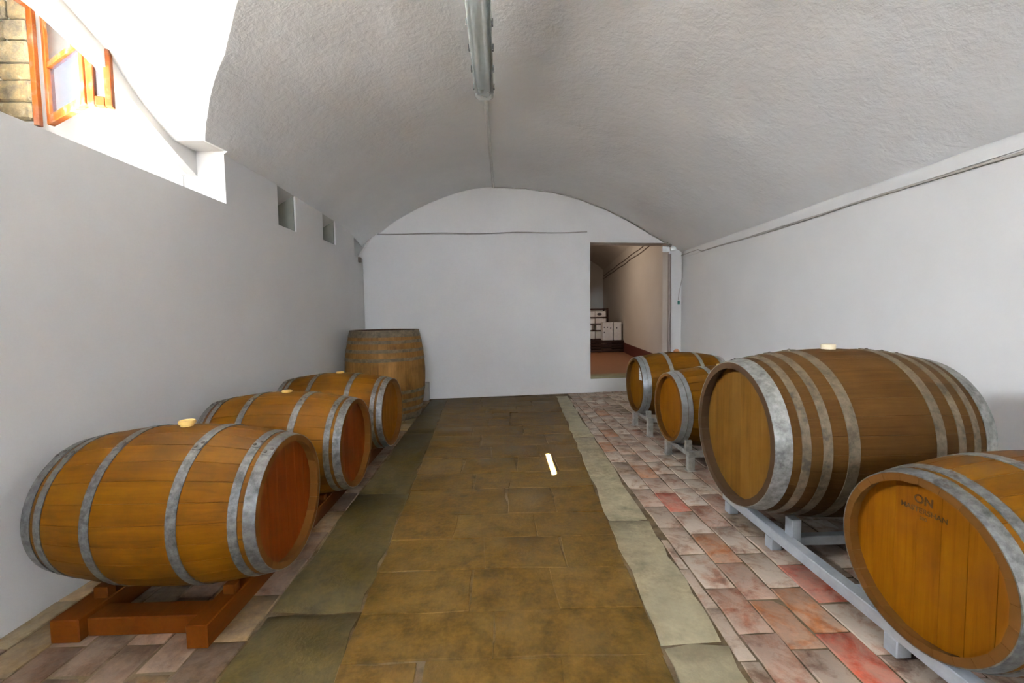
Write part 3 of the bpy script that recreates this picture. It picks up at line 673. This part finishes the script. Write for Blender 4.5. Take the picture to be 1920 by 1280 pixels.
# ------------------------------------------------------------------ the room beyond the doorway
FZ = .25
def rwx(y): return 2.0 + .116 * y + .02          # its right wall veers off
Y0n, Y1n = 7.45, 17.0
bm = bmesh.new(); prism(bm, [(.2, 7.30), (DX1 + .0, 7.48), (rwx(Y1n) + .3, Y1n + .3), (.2, Y1n + .3)], FZ - .25, FZ)
struct(obj('floor_beyond', bm, 'terracotta_floor'), 'dark terracotta floor of the room beyond the doorway')
struct(obj('wall_beyond_right', prism(bmesh.new(), [(DX1, yb(DX1) + .02), (DX1 + .4, yb(DX1) + .3), (rwx(Y1n) + .4, Y1n), (rwx(Y1n), Y1n)], 0, 4.0), 'far_plaster'), 'grey-white right wall of the room beyond')
struct(obj('wall_beyond_left', prism(bmesh.new(), [(-.1, 7.4), (.2, 7.4), (.2, Y1n + .2), (-.1, Y1n + .2)], 0, 4.0), 'far_plaster'), 'left wall of the room beyond')
struct(obj('wall_beyond_end', prism(bmesh.new(), [(-.1, Y1n), (rwx(Y1n) + .5, Y1n), (rwx(Y1n) + .5, Y1n + .2), (-.1, Y1n + .2)], 0, 4.0), 'far_plaster'), 'end wall of the room beyond')
bm = bmesh.new(); rings = []
for y in [7.36 + (Y1n + .1 - 7.36) * k / 12 for k in range(13)]:
    xa, xb = .1, rwx(y) + .1; cxm, hw = (xa + xb) / 2, (xb - xa) / 2
    rings.append([(cxm - hw * math.cos(PI * k / 16), y, 2.74 + .85 * math.sin(PI * k / 16)) for k in range(17)] + [(xb, y, 4.2), (xa, y, 4.2)])
loft(bm, rings); struct(obj('ceiling_beyond', bm, 'far_plaster', smooth=30), 'low vault of the room beyond the doorway')
bm = bmesh.new(); loft(bm, [[(rwx(y) + .01, y, FZ), (rwx(y) - .015, y, FZ), (rwx(y) - .015, y, FZ + .26), (rwx(y) + .01, y, FZ + .27)] for y in (7.75, 12, Y1n - .01)])
struct(obj('baseboard_beyond', bm, 'skirting_red'), 'dark red painted skirting in the room beyond')
struct(obj('trim_2', prism(bmesh.new(), wallpoly(DX0 + .01, DX1 - .01, -.0, .30), .224, .262), 'step_stone'), 'stone sill of the raised doorway')
for k, dz in enumerate((0, .10)):
    cable('far_cable', [(rwx(y) - .015, y, 2.66 + dz + .01 * math.sin(y * 3)) for y in [7.9 + 9 * q / 20 for q in range(21)]], .012, 'pipe_brown', ('lower' if k == 0 else 'upper') + ' of two brown cables on the wall beyond the doorway')
pal = thing('pallet', 'dark wooden pallet base in the room beyond the doorway', 'pallet', (3.0, 12.6, FZ))
for k in range(4): obj('slat', bbox((-.95, -.5, .02 + k * .078), (.42, -.47, .08 + k * .078), .003), 'dark_pallet', pal)
for x in (-.93, -.3, .33): obj('bearer', bbox((x, -.47, 0), (x + .09, .5, .30), .004), 'dark_pallet', pal)
for k in range(7): obj('deck_board', bbox((-.95, -.48 + k * .14, .30), (.42, -.36 + k * .14, .325), .003), 'dark_pallet', pal)
sh = thing('crate_rack', 'dark open shelf rack holding white cartons beyond the doorway', 'rack', (2.7, 12.85, FZ + .325))
for z in (0, .245, .435, .62, .86): obj('shelf', bbox((-.65, -.25, z), (.38, .25, z + .03), .003), 'dark_pallet', sh)
for x in (-.66, .36): 
    for y in (-.26, .22): obj('upright', bbox((x, y, 0), (x + .05, y + .04, .90), .003), 'dark_pallet', sh)
for rI, (z, hh, xs_) in enumerate(((.031, .20, (-.28, .04)), (.276, .145, (-.30, .06)), (.466, .14, (-.28, .04)), (.651, .165, (-.28, .03)))):
    for q, x in enumerate(xs_):
        w_ = .30 if rI != 1 else .24
        c_ = thing('wine_carton', ('white carton %s on the %s shelf of the dark rack' % (('half hidden by the doorway edge', 'at the right')[q], ('lowest', 'second', 'third', 'top')[rI])), 'carton', (2.7 + x, 12.72, FZ + .325 + z + .001), 0, 'white cartons on the dark rack')
        obj('body', bbox((0, -.12, 0), (w_, .16, hh), .004), 'carton', c_)
        if rI == 3 and q == 1: obj('printed_mark', lathe_z([(.07, -.002), (.07, .002)], 16), 'carton_mark', c_).matrix_local = Matrix.Translation((.12, -.121, .08)) @ Matrix.Rotation(PI / 2, 4, 'X') @ Matrix.Diagonal((1, .55, 1, 1))
for (x, w_, lb) in ((2.86, .28, 'white upright carton with dark dots standing on the pallet'), (3.17, .21, 'white upright carton at the right end of the pallet')):
    c_ = thing('wine_carton', lb, 'carton', (x, 12.30, FZ + .326), 0, 'upright cartons on the pallet')
    obj('body', bbox((0, -.08, 0), (w_, .16, .50), .004), 'carton', c_)
    for (dx, dz) in (((.04, .36), (.13, .36), (.04, .22), (.22, .34)) if w_ > .25 else ((.08, .34),)):
        obj('printed_dot', lathe_z([(.018, -.001), (.018, .002)], 12), 'carton_mark', c_).matrix_local = Matrix.Translation((dx, -.081, dz)) @ Matrix.Rotation(PI / 2, 4, 'X')

# unseen bulb and point light, added to brighten the room beyond
bl = thing('fill_bulb', 'unseen bulb on a cord added to light the room beyond the doorway', 'lamp', (1.1, 10.2, 2.75))
plain('bulb_holder', (0.05, 0.05, 0.05), 0.5)
m, nt, b = newmat('fill_bulb_glow'); b.inputs['Emission Color'].default_value = (1, 0.85, 0.68, 1); b.inputs['Emission Strength'].default_value = 60
obj('bulb', lathe_z([(.004, -.06), (.022, -.05), (.031, -.025), (.028, 0), (.016, .03), (.013, .05)], 14), 'fill_bulb_glow', bl, smooth=60)
obj('holder', lathe_z([(.016, .045), (.018, .05), (.018, .09), (.006, .10)], 12), 'bulb_holder', bl, smooth=40)
obj('cord', tube([(0, 0, .09), (0, 0, .72)], .004, 6), 'bulb_holder', bl)
ld = bpy.data.lights.new('fill_bulb_light', 'POINT'); ld.energy = 14; ld.color = (1, .86, .70); ld.shadow_soft_size = .05
lo = bpy.data.objects.new('fill_bulb_light', ld); C.objects.link(lo); lo.parent = bl; lo.location = (0, 0, -.09)
